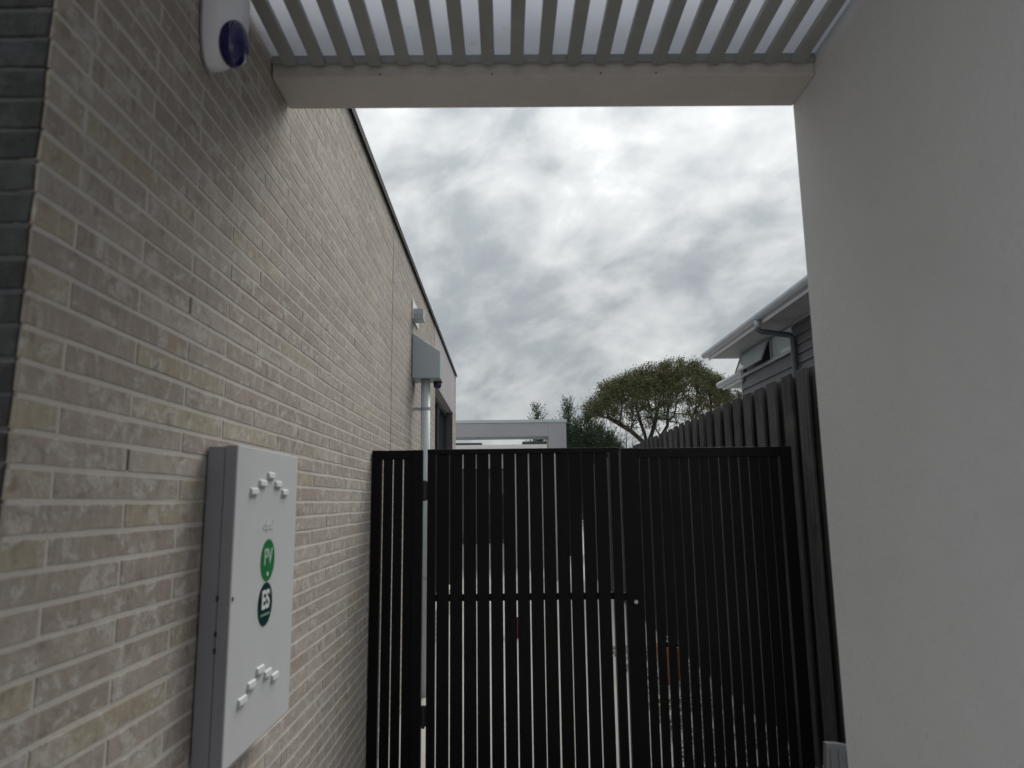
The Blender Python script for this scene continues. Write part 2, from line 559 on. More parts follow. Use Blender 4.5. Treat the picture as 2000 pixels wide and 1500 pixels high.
def shown(b):
    yc, zc, L, _ = b
    cs = [proj((XW, yc + sy * L / 2, zc + sz * 0.0235)) for sy in (-1, 1) for sz in (-1, 1)]
    if any(c is None for c in cs):
        return 0
    c0, c1, c2, c3 = cs
    ar = abs((c3[0] - c0[0]) * (c1[1] - c2[1]) - (c3[1] - c0[1]) * (c1[0] - c2[0])) / 2
    cx = sum(c[0] for c in cs) / 4
    cy = sum(c[1] for c in cs) / 4
    if not (5 < cx < 1995 and -5 < cy < 1495):
        return 0
    p = proj((XW, yc, zc))
    if 395 < p[0] < 575 and p[1] > 885 and p[1] < 1400:      # behind the meter box
        return 0
    if 390 < p[0] < 470 and p[1] < 120:                       # behind the siren
        return 0
    return ar


order = sorted(range(len(bricks)), key=lambda i: -shown(bricks[i]))
single = set(order[:298])
variants = {}
vs_m, fs_m, tone_m = [], [], []
for i, (yc, zc, L, t) in enumerate(bricks):
    px = random.uniform(-0.0004, 0.0005)
    if i in single:
        key = (round(L, 2), random.randrange(7))
        if key not in variants:
            v_, f_ = brick_shape(L, CH - 0.009, hash(key) & 0xffff)
            me = bpy.data.meshes.new('brick')
            me.from_pydata(v_, [], f_)
            me.materials.append(M['brick_obj'])
            variants[key] = me
        o = bpy.data.objects.new('brick', variants[key])
        o.parent = wall
        o.location = (XW + px - WORG.x, yc - WORG.y, zc - WORG.z)
        o.rotation_euler = (random.uniform(-0.002, 0.002), random.uniform(-0.006, 0.006), random.uniform(-0.001, 0.001))
        o.color = (t, 0, 0, 1)
        COL.objects.link(o)
    else:
        v_, f_ = brick_shape(L, CH - 0.009, i)
        b0 = len(vs_m)
        vs_m += [(XW + px + v[0] - WORG.x, yc + v[1] - WORG.y, zc + v[2] - WORG.z) for v in v_]
        fs_m += [tuple(b0 + q for q in f) for f in f_]
        tone_m += [t] * len(f_)
me = bpy.data.meshes.new('brick_courses')
me.from_pydata(vs_m, [], fs_m)
at = me.attributes.new('tone', 'FLOAT', 'FACE')
at.data.foreach_set('value', np.array(tone_m, dtype=np.float32))
me.materials.append(M['brick_mass'])
o = bpy.data.objects.new('brick_courses', me)
o.parent = wall
o['kind'] = 'stuff'
COL.objects.link(o)

for (yy, zw) in ((1.702, 1.98), (2.174, 1.62), (1.466, 1.56), (2.646, 1.78), (3.118, 1.45), (3.59, 2.3)):
    odd = round((yy - 1.23) / 0.236) % 2
    r_i = round((zw - ztop0) / CH)
    if r_i % 2 != odd: r_i += 1
    zt = ztop0 + r_i * CH - 0.003
    B(XW - 0.002, XW + 0.0008, yy - 0.0075, yy - 0.0015, zt - CH + 0.012, zt - 0.001).build('weep_hole', M['joint'], wall)

cap = MB()
cap.prism([(-1.27, ZT + 0.004), (-1.27, ZT + 0.03), (XW + 0.022, ZT + 0.018), (XW + 0.022, ZT - 0.03), (XW + 0.016, ZT - 0.03), (XW + 0.016, ZT + 0.004)], 'y', 1.0, Y1 + 0.02)
cap.build('parapet_capping', M['flash'], house)
B(XW + 0.0005, XW + 0.0045, 7.70, 10.80, WZ1, ZT - 0.002).build('render_panel', M['panel_render'], house)
B(XW - 0.006, XW + 0.001, 4.773, 4.787, 0.0, ZT - 0.03).build('control_joint', M['joint'], house)

# the tall window in the end of the brick wall
win = MB()
xa, xb = XW - 0.135, XW - 0.085
for (ya, yb, za, zb) in ((WY0, WY0 + 0.06, WZ0, WZ1), (WY1 - 0.06, WY1, WZ0, WZ1), (WY0 + 0.06, WY1 - 0.06, WZ0, WZ0 + 0.06), (WY0 + 0.06, WY1 - 0.06, WZ1 - 0.06, WZ1),
                         (9.05, 9.12, WZ0 + 0.06, WZ1 - 0.06)):
    win.box(xa, xb, ya + 0.002, yb - 0.002, za + 0.002, zb - 0.002)
window = win.build('window', M['frame_dark'], house)
B(xa + 0.02, xa + 0.026, WY0 + 0.06, 9.052, WZ0 + 0.06, WZ1 - 0.06).build('pane', M['glass'], window)
B(xa + 0.02, xa + 0.026, 9.118, WY1 - 0.06, WZ0 + 0.06, WZ1 - 0.06).build('pane', M['glass'], window)
rv = B(-0.865, XW + 0.003, WY1 - 0.004, WY1 + 0.001, WZ0, WZ1)
for i in range(int((WZ1 - WZ0) / CH)):
    z = WZ0 + i * CH
    rv.box(-0.86, XW + 0.002, WY1 - 0.010, WY1 - 0.003, z + 0.004, z + CH - 0.006)
rv.build('brick_reveal', M['weatherboard'], house)
B(-0.905, XW - 0.002, WY0 + 0.004, WY1 - 0.012, WZ1 - 0.004, WZ1 + 0.003).build('lintel', M['panel_render'], house)

# ------------------------------------------------------------------ charcoal brick return
pier = empty('brick_return', (-1.1, 1.15, 0), 'dark charcoal brick return wall at the extreme left edge', 'wall')
pcore = B(-1.60, XW - 0.006, 1.112, 1.185, 0, ZT - 0.01).build('mortar_bed', M['dark_mortar'], pier)
PORG = worldpos(pier)
dv = {}
for r_i in range(-k0, 40):
    zt = ztop0 + r_i * CH - 0.003
    zb = zt - (CH - 0.009)
    if zb < 0.3 or zt > 2.75:
        continue
    even = (r_i % 2 == 0)
    x = XW - 0.003
    for q in range(4):
        L = (0.345 if even else 0.109) if q == 0 else BL
        key = (L, random.randrange(5))
        if key not in dv:
            v_, f_ = brick_shape(L, CH - 0.009, hash(key) & 0xfff)
            me = bpy.data.meshes.new('brick')
            me.from_pydata([(v[1], -v[0], v[2]) for v in v_], [], f_)
            me.materials.append(M['dark_brick'])
            dv[key] = me
        o = bpy.data.objects.new('brick', dv[key])
        o.parent = pier
        o.location = (x - L / 2 - PORG.x, 1.1085 - PORG.y, (zt + zb) / 2 - PORG.z)
        o.color = (random.random(), 0, 0, 1)
        COL.objects.link(o)
        x -= L + 0.009
        if x < -1.0: break

# ------------------------------------------------------------------ white rendered wall on the right
XR = 1.058
rw = MB()
rw.box(XR, XR + 0.25, -2.4, 2.371, 0, 3.45)
rwall = rw.build('rendered_wall', M['white_render'], origin=(XR + 0.125, 0.7, 0), bevel=0.006)
tag(rwall, 'smooth white rendered wall filling the right side of the passage', 'wall')

# ------------------------------------------------------------------ pergola roof with slats
perg = empty('pergola', (0.14, 2.27, 2.9), 'slatted pergola roof with thick rendered beam and translucent sheet spanning the passage', 'pergola')
ZS = 2.904
bm_ = MB()
bm_.box(XW + 0.006, XR - 0.001, 2.179, 2.371, ZS, 3.34)
bm_.build('beam', M['beam_render'], perg, bevel=0.004)
B(XW + 0.006, XR - 0.002, 2.163, 2.1775, 2.949, 2.974).build('ledger_trim', M['slat_paint'], perg, bevel=0.002)
for xh in (-0.405, -0.03, 0.335, 0.52):
    MB().tube([(xh, 2.1795, 2.914), (xh, 2.1775, 2.914)], 0.003, 10).build('fixing_hole', M['joint'], perg)
for i in range(19):
    xc = -0.700 + i * 0.09405 + random.uniform(-0.0015, 0.0015)
    s_ = MB()
    s_.box(xc - 0.0215, xc + 0.0215, -2.3, 2.161 + random.uniform(-0.003, 0.001), 2.934 + random.uniform(-0.0015, 0.0015), 2.9565)
    s_.build('slat', M['slat_paint'], perg, bevel=0.0025)
B(XW + 0.007, XR - 0.001, -2.3, 2.1775, 2.9755, 2.9815).build('roof_sheet', M['sheet'], perg)

# ------------------------------------------------------------------ alarm siren
def superell(cx, cy, cz, ax, ay, az, e1=0.7, nu=20, nv=28, xcut=None):
    m = MB()
    sg = lambda v, e: math.copysign(abs(v) ** e, v)
    vs_ = []
    for i in range(nv + 1):
        ph = -math.pi / 2 + math.pi * i / nv
        for k in range(nu):
            th = 2 * math.pi * k / nu
            x = cx + ax * sg(math.cos(ph), e1) * sg(math.cos(th), 0.85)
            y = cy + ay * sg(math.cos(ph), e1) * sg(math.sin(th), 0.85)
            z = cz + az * sg(math.sin(ph), 0.95)
            if xcut is not None: x = max(x, xcut)
            vs_.append((x, y, z))
    fs = []
    for i in range(nv):
        for k in range(nu):
            fs.append((i * nu + k, i * nu + (k + 1) % nu, (i + 1) * nu + (k + 1) % nu, (i + 1) * nu + k))
    return m.add(vs_, fs)


sir = empty('alarm_siren', (XW, 1.62, 2.5), 'white oval alarm siren with dark blue strobe lens high on the brick wall', 'siren')
sy, sz = 1.70, 2.785
superell(XW + 0.012, sy, sz, 0.092, 0.060, 0.165, 0.8, 28, 36, XW + 0.006).build('cover', M['white_plastic'], sir, smooth=True)
superell(XW + 0.004, sy + 0.002, sz, 0.012, 0.066, 0.172, 0.75, 28, 30, XW + 0.005).build('base_plate', M['box_shade_grey'], sir, smooth=True)
superell(XW + 0.074, sy - 0.012, sz - 0.100, 0.036, 0.043, 0.062, 0.85, 24, 24).build('strobe_lens', M['blue_lens'], sir, smooth=True)

# ------------------------------------------------------------------ meter box
mbx = empty('meter_box', (-0.73, 2.1, 0.868), 'white metal meter box with green round stickers fixed to the brick wall', 'meter box')
BX0, BX1, BY0, BY1, BZ0, BZ1 = XW + 0.006, -0.685, 1.835, 2.364, 0.866, 1.652
B(BX0, -0.7205, BY0 + 0.004, BY1 - 0.004, BZ0 + 0.003, BZ1 - 0.003).build('body', M['box_shade_grey'], mbx, bevel=0.003)
B(-0.7185, -0.6895, BY0 + 0.001, BY1 - 0.001, BZ0 + 0.001, BZ1 - 0.001).build('door_rim', M['box_shade_grey'], mbx, bevel=0.002)  # door edge split off to carry the painted side shade
dr = B(-0.6893, BX1, BY0, BY1, BZ0, BZ1)
door = dr.build('door', M['box_paint'], mbx, bevel=0.0018)
# louvre bumps pressed into the door
for (cz0, rows) in ((1.536, 1), (1.003, 1)):
    for k in range(5):
        yc = 2.0955 + (k - 2) * 0.0675 if cz0 > 1.3 else 2.0725 + (k - 2) * 0.0653
        zc = cz0 + (2 - abs(k - 2)) * 0.0235
        m = MB()
        hl, hh, pr = 0.029, 0.0095, 0.0085
        x0_, x1_ = BX1 + 0.0002, BX1 + pr
        m.add([(x0_, yc - hl, zc - hh), (x0_, yc + hl, zc - hh), (x0_, yc + hl, zc + hh), (x0_, yc - hl, zc + hh),
               (x1_, yc - hl * 0.93, zc - hh * 0.95), (x1_, yc + hl * 0.93, zc - hh * 0.95), (x1_ - 0.003, yc + hl * 0.93, zc + hh * 0.7), (x1_ - 0.003, yc - hl * 0.93, zc + hh * 0.7)],
              [(4, 5, 6, 7), (0, 1, 5, 4), (1, 2, 6, 5), (2, 3, 7, 6), (3, 0, 4, 7), (3, 2, 1, 0)])
        m.build('louvre', M['box_paint'], door, bevel=0.0022)
for (yy, z) in ((BY0 - 0.0015, 1.27), (BY0 - 0.0015, 1.185), (BY0 - 0.0015, 1.145)):
    B(-0.722, -0.716, yy, yy + 0.004, z - 0.006, z + 0.006).build('rivet', M['black_plastic'], mbx)
B(-0.6855, -0.6835, BY0 + 0.006, BY0 + 0.014, 1.262, 1.272).build('latch_mark', M['black_plastic'], mbx)


def disc(y, z, r, x, thick, n=40):
    m = MB()
    m.prism([(y + r * math.cos(2 * math.pi * k / n), z + r * math.sin(2 * math.pi * k / n)) for k in range(n)], 'x', x, x + thick)
    return m


def text(body, y, z, size, x, thick, matl, parent, name='lettering', bold=0.0, sx=1.0, rot=0.0):
    cu = bpy.data.curves.new('t', 'FONT')
    cu.body = body
    cu.size = size
    cu.extrude = thick / 2
    cu.offset = bold
    cu.align_x = 'CENTER'
    cu.align_y = 'CENTER'
    to = bpy.data.objects.new('t', cu)
    COL.objects.link(to)
    dg = bpy.context.evaluated_depsgraph_get()
    me = bpy.data.meshes.new_from_object(to.evaluated_get(dg))
    COL.objects.unlink(to)
    bpy.data.objects.remove(to)
    org = worldpos(parent)
    cr, sr = math.cos(rot), math.sin(rot)
    for v in me.vertices:
        a, b, c = v.co.x * sx, v.co.y, v.co.z
        a, b = a * cr - b * sr, a * sr + b * cr
        v.co = (x + c - org.x, y + a - org.y, z + b - org.z)
    me.materials.clear()
    me.materials.append(matl)
    o = bpy.data.objects.new(name, me)
    o.parent = parent
    COL.objects.link(o)
    return o


XS = BX1 + 0.0004
st = disc(2.100, 1.3425, 0.0585, XS, 0.0012).build('sticker', M['green'], mbx)
st['label'] = 'bright green round sticker reading PV'
text('PV', 2.100, 1.350, 0.064, XS + 0.0016, 0.0006, M['print_soft'], st, bold=0.0012)
disc(2.100, 1.304, 0.0065, XS + 0.0013, 0.0006, 16).build('print_dot', M['print_white'], st)
st = disc(2.093, 1.2215, 0.0595, XS, 0.0012).build('sticker', M['dark_green'], mbx)
st['label'] = 'dark green round sticker reading ES'
text('ES', 2.093, 1.2315, 0.070, XS + 0.0016, 0.0006, M['print_white'], st, bold=0.0022)
m = MB()
for k in range(7):
    y = 2.093 + (k - 3) * 0.0105
    m.box(XS + 0.0013, XS + 0.0018, y - 0.0042, y + 0.0042, 1.190, 1.1955)
m.build('fine_print', M['print_pale'], st)
text('clipsal', 2.092, 1.440, 0.036, BX1 + 0.0002, 0.0022, M['box_paint'], door, 'embossed_lettering', bold=0.0012)

# ------------------------------------------------------------------ rain head, downpipe, camera, vent
rh = empty('rainwater_head', (-0.66, 5.92, 0), 'pale grey rainwater hopper with sloping lid and downpipe on the brick wall', 'rain head')
hp = MB()
hp.prism([(XW + 0.007, 2.517), (-0.532, 2.517), (-0.532, 2.740), (XW + 0.007, 2.900)], 'y', 5.80, 6.07)
hp.build('hopper', M['hopper_paint'], rh, bevel=0.004)
dp = MB()
dp.tube([(-0.660, 5.90, 0.0), (-0.660, 5.90, 1.2), (-0.660, 5.90, 2.515)], 0.0385, 24)
dp.build('downpipe', M['pipe_paint'], rh, smooth=True)
for z in (2.27, 0.9):
    bk = MB()
    bk.box(XW + 0.006, -0.695, 5.893, 5.907, z - 0.012, z + 0.012)
    bk.tube([(-0.660, 5.90, z - 0.012), (-0.660, 5.90, z + 0.012)], 0.0405, 20, False)
    bk.build('bracket', M['hopper_paint'], rh)
dc = empty('dome_camera', (-0.56, 5.94, 2.47), 'small black dome camera under the grey rainwater hopper', 'camera')
cb = MB()
cb.tube([(-0.572, 6.0, 2.515), (-0.572, 6.0, 2.50), (-0.572, 6.0, 2.495)], [0.036, 0.036, 0.030], 20)
cb.build('mount', M['black_plastic'], dc, smooth=False)
superell(-0.572, 6.0, 2.487, 0.034, 0.034, 0.034, 1.0, 20, 18).build('dome', M['blue_lens'], dc, smooth=True)

vt = empty('wall_vent', (XW, 5.95, 3.03), 'small grey hooded vent on a white plate near the parapet', 'vent')
B(XW + 0.0055, XW + 0.012, 5.775, 6.17, 3.02, 3.19).build('plate', M['vent_plate'], vt, bevel=0.002)
B(XW + 0.0125, XW + 0.095, 5.80, 5.95, 3.020, 3.112).build('hood', M['hopper_paint'], vt, bevel=0.004)
B(XW + 0.018, XW + 0.089, 5.7975, 5.7995, 3.026, 3.066).build('hood_flap', M['soffit'], vt)

# ------------------------------------------------------------------ gate and fixed panels
YG = 4.104


def gate_panel(name, label, cat, x0, x1, stile_l, stile_r, first_gap, pitch, gapw, nslat, rail_h, zt, slat_front):
    t = empty(name, ((x0 + x1) / 2, YG, 0.05), label, cat, 'black slatted gate and its side panels')
    zb = 0.015
    B(x0, x0 + stile_l, YG, YG + 0.045, zb, zt).build('stile', M['black_metal'], t, bevel=0.002)
    B(x1 - stile_r, x1, YG, YG + 0.045, zb, zt).build('stile', M['black_metal'], t, bevel=0.002)
    xa_, xb_ = x0 + stile_l + 0.0006, x1 - stile_r - 0.0006
    yr = (YG + 0.002) if not slat_front else (YG + 0.001)
    B(xa_, xb_, yr, YG + 0.044, zt - rail_h, zt - 0.001).build('top_rail', M['black_metal'], t, bevel=0.002)
    if slat_front:
        B(xa_, xb_, YG + 0.024, YG + 0.044, 0.950, 0.988).build('mid_rail', M['black_metal'], t, bevel=0.002)
    B(xa_, xb_, YG + 0.002, YG + 0.044, zb, zb + 0.045).build('bottom_rail', M['black_metal'], t, bevel=0.002)
    for i in range(nslat):
        a = first_gap + i * pitch + gapw / 2 + random.uniform(-0.0014, 0.0014)
        b = first_gap + (i + 1) * pitch - gapw / 2 + random.uniform(-0.0014, 0.0014)
        dy = random.uniform(0, 0.001)
        m = B(a, b, YG + 0.006 + dy, YG + 0.0225 + dy, zb + 0.046, zt - rail_h - 0.0005)
        m.build('slat', M['black_metal'], t, bevel=0.0015, segs=1)
    return t


pl = gate_panel('fence_panel', 'narrow black slatted panel between the brick wall and the gate', 'fence panel', -0.764, -0.474, 0.055, 0.058, -0.7035, 0.0588, 0.0068, 3, 0.052, 1.798, False)
gt = gate_panel('gate', 'wide black slatted metal gate leaf in the middle of the passage', 'gate', -0.446, 0.656, 0.047, 0.052, -0.394, 0.0757, 0.0066, 13, 0.030, 1.801, True)
pr_ = gate_panel('fence_panel', 'black slatted panel with fine gaps between the gate and paling fence', 'fence panel', 0.671, 1.658, 0.099, 0.068, 0.774, 0.0577, 0.0088, 14, 0.056, 1.795, False)
for z in (1.565, 0.35):
    h = MB()
    h.box(-0.4735, -0.4465, YG + 0.006, YG + 0.03, z - 0.052, z + 0.052)
    h.tube([(-0.460, YG - 0.002, z - 0.058), (-0.460, YG - 0.002, z + 0.058)], 0.009, 12)
    h.build('hinge', M['black_plastic'], gt)
lk = MB()
lk.tube([(0.722, YG - 0.0005, 0.938), (0.722, YG - 0.012, 0.938)], 0.0105, 18)
lkb = B(0.704, 0.740, YG - 0.0018, YG - 0.0003, 0.90, 1.02).build('lock_plate', M['black_metal'], pr_, bevel=0.0004, segs=1)
lk.build('lock_cylinder', M['steel'], pr_)
B(0.6562, 0.6705, YG + 0.01, YG + 0.03, 0.945, 0.985).build('latch_bolt', M['black_metal'], gt)

# ------------------------------------------------------------------ paling fence
fn = empty('paling_fence', (1.75, 8.0, 0), 'tall weathered grey timber paling fence running along the right side', 'fence')
for i in range(46):
    y = 3.30 + i * 0.2385
    zt = 2.240 - 0.0052 * (y - 4) + random.uniform(-0.006, 0.006)
    wv = random.uniform(-0.006, 0.006)
    ln = random.uniform(-0.003, 0.003)
    o = B(1.712 + ln, 1.731 + ln, y - 0.068 + wv, y + 0.068 + wv, 0.02, zt).build('paling', M['paling'], fn, bevel=0.003, segs=1)
    zt2 = zt - 0.004 + random.uniform(-0.006, 0.004)
    B(1.758, 1.775, y + 0.1193 - 0.1175, y + 0.1193 + 0.1175, 0.02, zt2).build('paling', M['paling'], fn, bevel=0.003, segs=1)
for z in (0.35, 1.15, 1.95):
    B(1.776, 1.815, 3.1, 14.3, z, z + 0.075).build('rail', M['paling'], fn)

# ------------------------------------------------------------------ grey weatherboard house over the fence
hs = empty('weatherboard_house', (5.0, 10.5, 0), 'grey weatherboard house with wide eave and gutter behind the paling fence', 'house')
HX, HY0, HY1, SZ = 4.40, 5.0, 12.88, 4.115
XE = 3.895
B(HX + 0.02, 9.0, HY0, HY1 - 0.02, 0, SZ - 0.01).build('wall', M['weatherboard'], hs)
WA, WB_, WZA, WZB = 10.50, 12.76, 3.75, 4.095
z = 2.35
k = 0
while z < SZ - 0.02:
    z2 = min(z + 0.140, SZ - 0.004)
    spans = [(HY0, HY1)]
    if z2 > WZA - 0.03:
        spans = [(HY0, WA - 0.03), (WB_ + 0.03, HY1)]
    for a, b in spans:
        m = MB()
        m.prism([(HX + 0.019, z), (HX - 0.026, z), (HX + 0.004, z2 - 0.001), (HX + 0.019, z2 - 0.002)], 'y', a, b)
        m.build('weatherboard', M['weatherboard'], hs)
    z += 0.140
B(HX - 0.02, HX + 0.03, HY1 + 0.001, HY1 + 0.035, 0, SZ - 0.004).build('corner_trim', M['frame_grey'], hs)
B(XE, 9.2, HY0 - 0.4, 13.16, SZ, SZ + 0.02).build('soffit', M['soffit'], hs)
B(XE - 0.022, XE - 0.001, HY0 - 0.4, 13.165, SZ - 0.03, SZ + 0.13).build('fascia', M['fascia'], hs)
B(HX - 0.03, HX - 0.013, HY0, HY1, SZ - 0.035, SZ - 0.002).build('soffit_bead', M['frame_grey'], hs)


def gutter_profile(x, z, s=1.0):
    pts = []
    for k in range(11):
        a = rad(-95 + k * 17.5)
        pts.append((x - 0.045 * s - 0.070 * s * math.cos(a - rad(0)) * 1.0, z + 0.055 * s + 0.062 * s * math.sin(a)))
    return [(x, z)] + [(p[0], p[1]) for p in pts] + [(x, z + 0.118 * s)]


MB().prism(gutter_profile(XE - 0.023, SZ + 0.025), 'y', HY0 - 0.4, 13.24).build('gutter', M['gutter'], hs, smooth=False)
rf = MB()
rf.prism([(XE - 0.03, SZ + 0.135), (9.2, SZ + 1.1), (9.2, SZ + 1.16), (XE - 0.05, SZ + 0.16)], 'y', HY0 - 0.4, 13.17)
rf.build('roof', M['roof_metal'], hs)
YD = 10.36
sp = MB()
sp.tube([(XE - 0.075, YD, SZ + 0.02), (XE - 0.075, YD, SZ - 0.09)], 0.047, 16)
sp.build('gutter_outlet', M['gutter'], hs, smooth=True)
dpp = MB()
dpp.tube([(XE - 0.075, YD, SZ - 0.05), (XE - 0.075, YD, SZ - 0.12), (XE - 0.03, YD, SZ - 0.15), (HX - 0.11, YD, SZ - 0.205), (HX - 0.065, YD, SZ - 0.25), (HX - 0.065, YD, SZ - 0.6), (HX - 0.065, YD, 0)],
         [0.044] * 7, 16)
dpp.build('downpipe', M['downpipe_dark'], hs, smooth=True)
# window: fixed light and an open awning sash
wf = MB()
for (ya, yb, za, zb) in ((WA - 0.03, WA, WZA - 0.03, WZB), (WB_, WB_ + 0.03, WZA - 0.03, WZB), (WA, WB_, WZA - 0.03, WZA), (11.36, 11.40, WZA, WZB), (WA, WB_, WZB - 0.015, WZB)):
    wf.box(HX - 0.03, HX + 0.03, ya + 0.001, yb - 0.001, za + 0.001, zb - 0.001)
wn = wf.build('window', M['frame_grey'], hs)
B(HX - 0.045, HX - 0.014, WA - 0.05, WB_ + 0.05, WZA - 0.062, WZA - 0.031).build('sill', M['frame_grey'], wn)
B(HX + 0.004, HX + 0.01, WA, 11.361, WZA, WZB - 0.014).build('pane', M['glass_sky_painted'], wn)
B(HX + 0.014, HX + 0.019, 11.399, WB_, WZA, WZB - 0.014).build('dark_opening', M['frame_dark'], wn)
ang = rad(22)
ca, sa = math.cos(ang), math.sin(ang)


def sash_pt(y, d, th):
    return (HX - 0.034 - d * sa - th * ca, y, WZB - 0.02 - d * ca + th * sa)


def sash_box(m, y0, y1, d0, d1, t0, t1):
    ps = [sash_pt(y, d, t) for d in (d0, d1) for t in (t0, t1) for y in (y0, y1)]
    m.add(ps, [(0, 1, 3, 2), (4, 6, 7, 5), (0, 2, 6, 4), (1, 5, 7, 3), (0, 4, 5, 1), (2, 3, 7, 6)])


SH = 0.35
m = MB()
sash_box(m, 11.405, 11.435, 0, SH, 0, 0.025)
sash_box(m, WB_ - 0.035, WB_ - 0.005, 0, SH, 0, 0.025)
sash_box(m, 11.4355, WB_ - 0.0355, SH - 0.03, SH, 0.001, 0.024)
sash_box(m, 11.4355, WB_ - 0.0355, 0, 0.025, 0.001, 0.024)
sh = m.build('awning_sash', M['frame_grey'], hs)
m = MB()
sash_box(m, 11.436, WB_ - 0.036, 0.026, SH - 0.031, 0.010, 0.014)
m.build('pane', M['glass_sky_painted'], sh)

# lower eave of the rear wing
rw_ = empty('rear_wing', (5.4, 17.0, 0), 'lower rear wing eave with gutter beyond the grey weatherboard house', 'house')
E2, S2, RY0, RY1 = 4.52, 3.735, 12.95, 14.42
B(E2 + 0.6, 9.0, RY0, RY1 - 0.1, 0, S2 - 0.002).build('wall', M['weatherboard'], rw_)
B(E2, 9.0, RY0, RY1, S2, S2 + 0.02).build('soffit', M['soffit'], rw_)
B(E2 - 0.022, E2 - 0.001, RY0, RY1 + 0.004, S2 - 0.03, S2 + 0.13).build('fascia', M['fascia'], rw_)
MB().prism(gutter_profile(E2 - 0.023, S2 + 0.025), 'y', RY0, RY1 + 0.06).build('gutter', M['gutter'], rw_)
MB().prism([(E2 - 0.03, S2 + 0.135), (9.0, S2 + 0.45), (9.0, S2 + 0.5), (E2 - 0.05, S2 + 0.16)], 'y', RY0, RY1).build('roof', M['roof_metal'], rw_)

# ------------------------------------------------------------------ white portico across the end of the passage
po = empty('portico', (0.0, 14.3, 0), 'pale rendered portico with flat beam and square column at the end of the passage', 'portico')
PY = 14.0
B(-3.4, 0.862, PY, PY + 0.65, 2.757, 3.03).build('beam', M['portal_render'], po, bevel=0.004)
B(0.864, 1.215, PY - 0.002, PY + 0.65, 0, 3.03).build('column', M['portal_render'], po, bevel=0.004)
B(-3.41, 1.225, PY - 0.012, PY + 0.66, 3.0315, 3.092).build('parapet_capping', M['pipe_paint'], po, bevel=0.003)
rb = empty('rear_building', (-0.6, 17.5, 0), 'low pale building with dark window seen through the portico', 'building')
B(-3.4, 1.28, 16.6, 18.5, 0, 2.78).build('wall', M['portal_render'], rb)
B(-3.5, 1.30, 16.4, 16.598, 2.70, 2.79).build('fascia', M['vent_plate'], rb)
B(-3.0, -0.55, 16.9, 18.2, 2.785, 2.88).build('roof_ridge', M['far_dark'], rb)
B(0.42, 1.25, 16.9, 18.2, 2.785, 2.90).build('roof_ridge', M['far_dark'], rb)
wn2 = B(-1.2, 0.06, 16.585, 16.597, 0.55, 2.25).build('window', M['frame_dark'], rb)
B(-1.15, 0.01, 16.578, 16.583, 0.6, 2.2).build('pane', M['glass'], wn2)

# ------------------------------------------------------------------ small things glimpsed through and beside the gate
pot = MB()
pot.tube([(1.36, 6.2, 0.0), (1.36, 6.2, 0.02), (1.36, 6.2, 0.25), (1.36, 6.2, 0.25), (1.36, 6.2, 0.30), (1.36, 6.2, 0.30), (1.36, 6.2, 0.26)], [0.075, 0.078, 0.112, 0.128, 0.13, 0.112, 0.105], 20)
pt = pot.build('flower_pot', M['terracotta'], origin=(1.36, 6.2, 0))
tag(pt, 'orange terracotta pot glimpsed through the right hand slatted panel', 'pot')
bk_ = MB()
bk_.tube([(0.09, 8.3, 0.0), (0.09, 8.3, 0.02), (0.09, 8.3, 0.18), (0.09, 8.3, 0.185), (0.09, 8.3, 0.20), (0.09, 8.3, 0.20), (0.09, 8.3, 0.17)], [0.075, 0.078, 0.095, 0.105, 0.105, 0.095, 0.085], 20)
bo = bk_.build('bucket', M['red'], origin=(0.09, 8.3, 0))
tag(bo, 'red bucket glimpsed through the gaps of the middle gate leaf', 'bucket')
ub = empty('grey_panel', (1.45, 3.0, 0), 'small dull grey curved top panel standing just behind the white wall end', 'panel')
arc = [(1.215, 0.0), (1.262, 0.538)]
for k in range(1, 13):
    a = math.pi / 2 * k / 12
    arc.append((1.262 + 0.36 * math.sin(a), 0.538 - 0.36 * (1 - math.cos(a))))
arc.append((1.65, 0.0))
MB().prism(arc, 'y', 3.0, 3.03).build('body', M['grey_box'], ub, bevel=0.004)
for k in range(5):
    x = 1.275 + k * 0.032
    B(x, x + 0.009, 2.9965, 2.9995, 0.02, 0.515 - 1.6 * (x - 1.262) ** 2).build('rib', M['grey_box'], ub)


# ------------------------------------------------------------------ trees
def leaf_mesh(name, C, D, Ls, Ws, tones, matl, parent):
    """quads: centre C, long direction D"""
    n = len(C)
    D = D / np.linalg.norm(D, axis=1, keepdims=True)
    R_ = rng.normal(size=(n, 3))
    S_ = np.cross(D, R_)
    S_ /= np.linalg.norm(S_, axis=1, keepdims=True) + 1e-9
    a = D * (Ls / 2)[:, None]
    b = S_ * (Ws / 2)[:, None]
    org = np.array(worldpos(parent))
    V = np.stack([C - a, C + b * 1.0 - a * 0.1, C + a, C - b * 1.0 - a * 0.1], 1).reshape(-1, 3) - org
    me = bpy.data.meshes.new(name)
    me.vertices.add(4 * n)
    me.vertices.foreach_set('co', V.astype(np.float32).ravel())
    me.loops.add(4 * n)
    me.loops.foreach_set('vertex_index', np.arange(4 * n, dtype=np.int32))
    me.polygons.add(n)
    me.polygons.foreach_set('loop_start', np.arange(0, 4 * n, 4, dtype=np.int32))
    me.polygons.foreach_set('loop_total', np.full(n, 4, dtype=np.int32))
    me.update()
    me.validate()
    t = me.attributes.new('tone', 'FLOAT', 'FACE')
    t.data.foreach_set('value', tones.astype(np.float32))
    me.materials.append(matl)
    o = bpy.data.objects.new(name, me)
    o.parent = parent
    COL.objects.link(o)
    return o


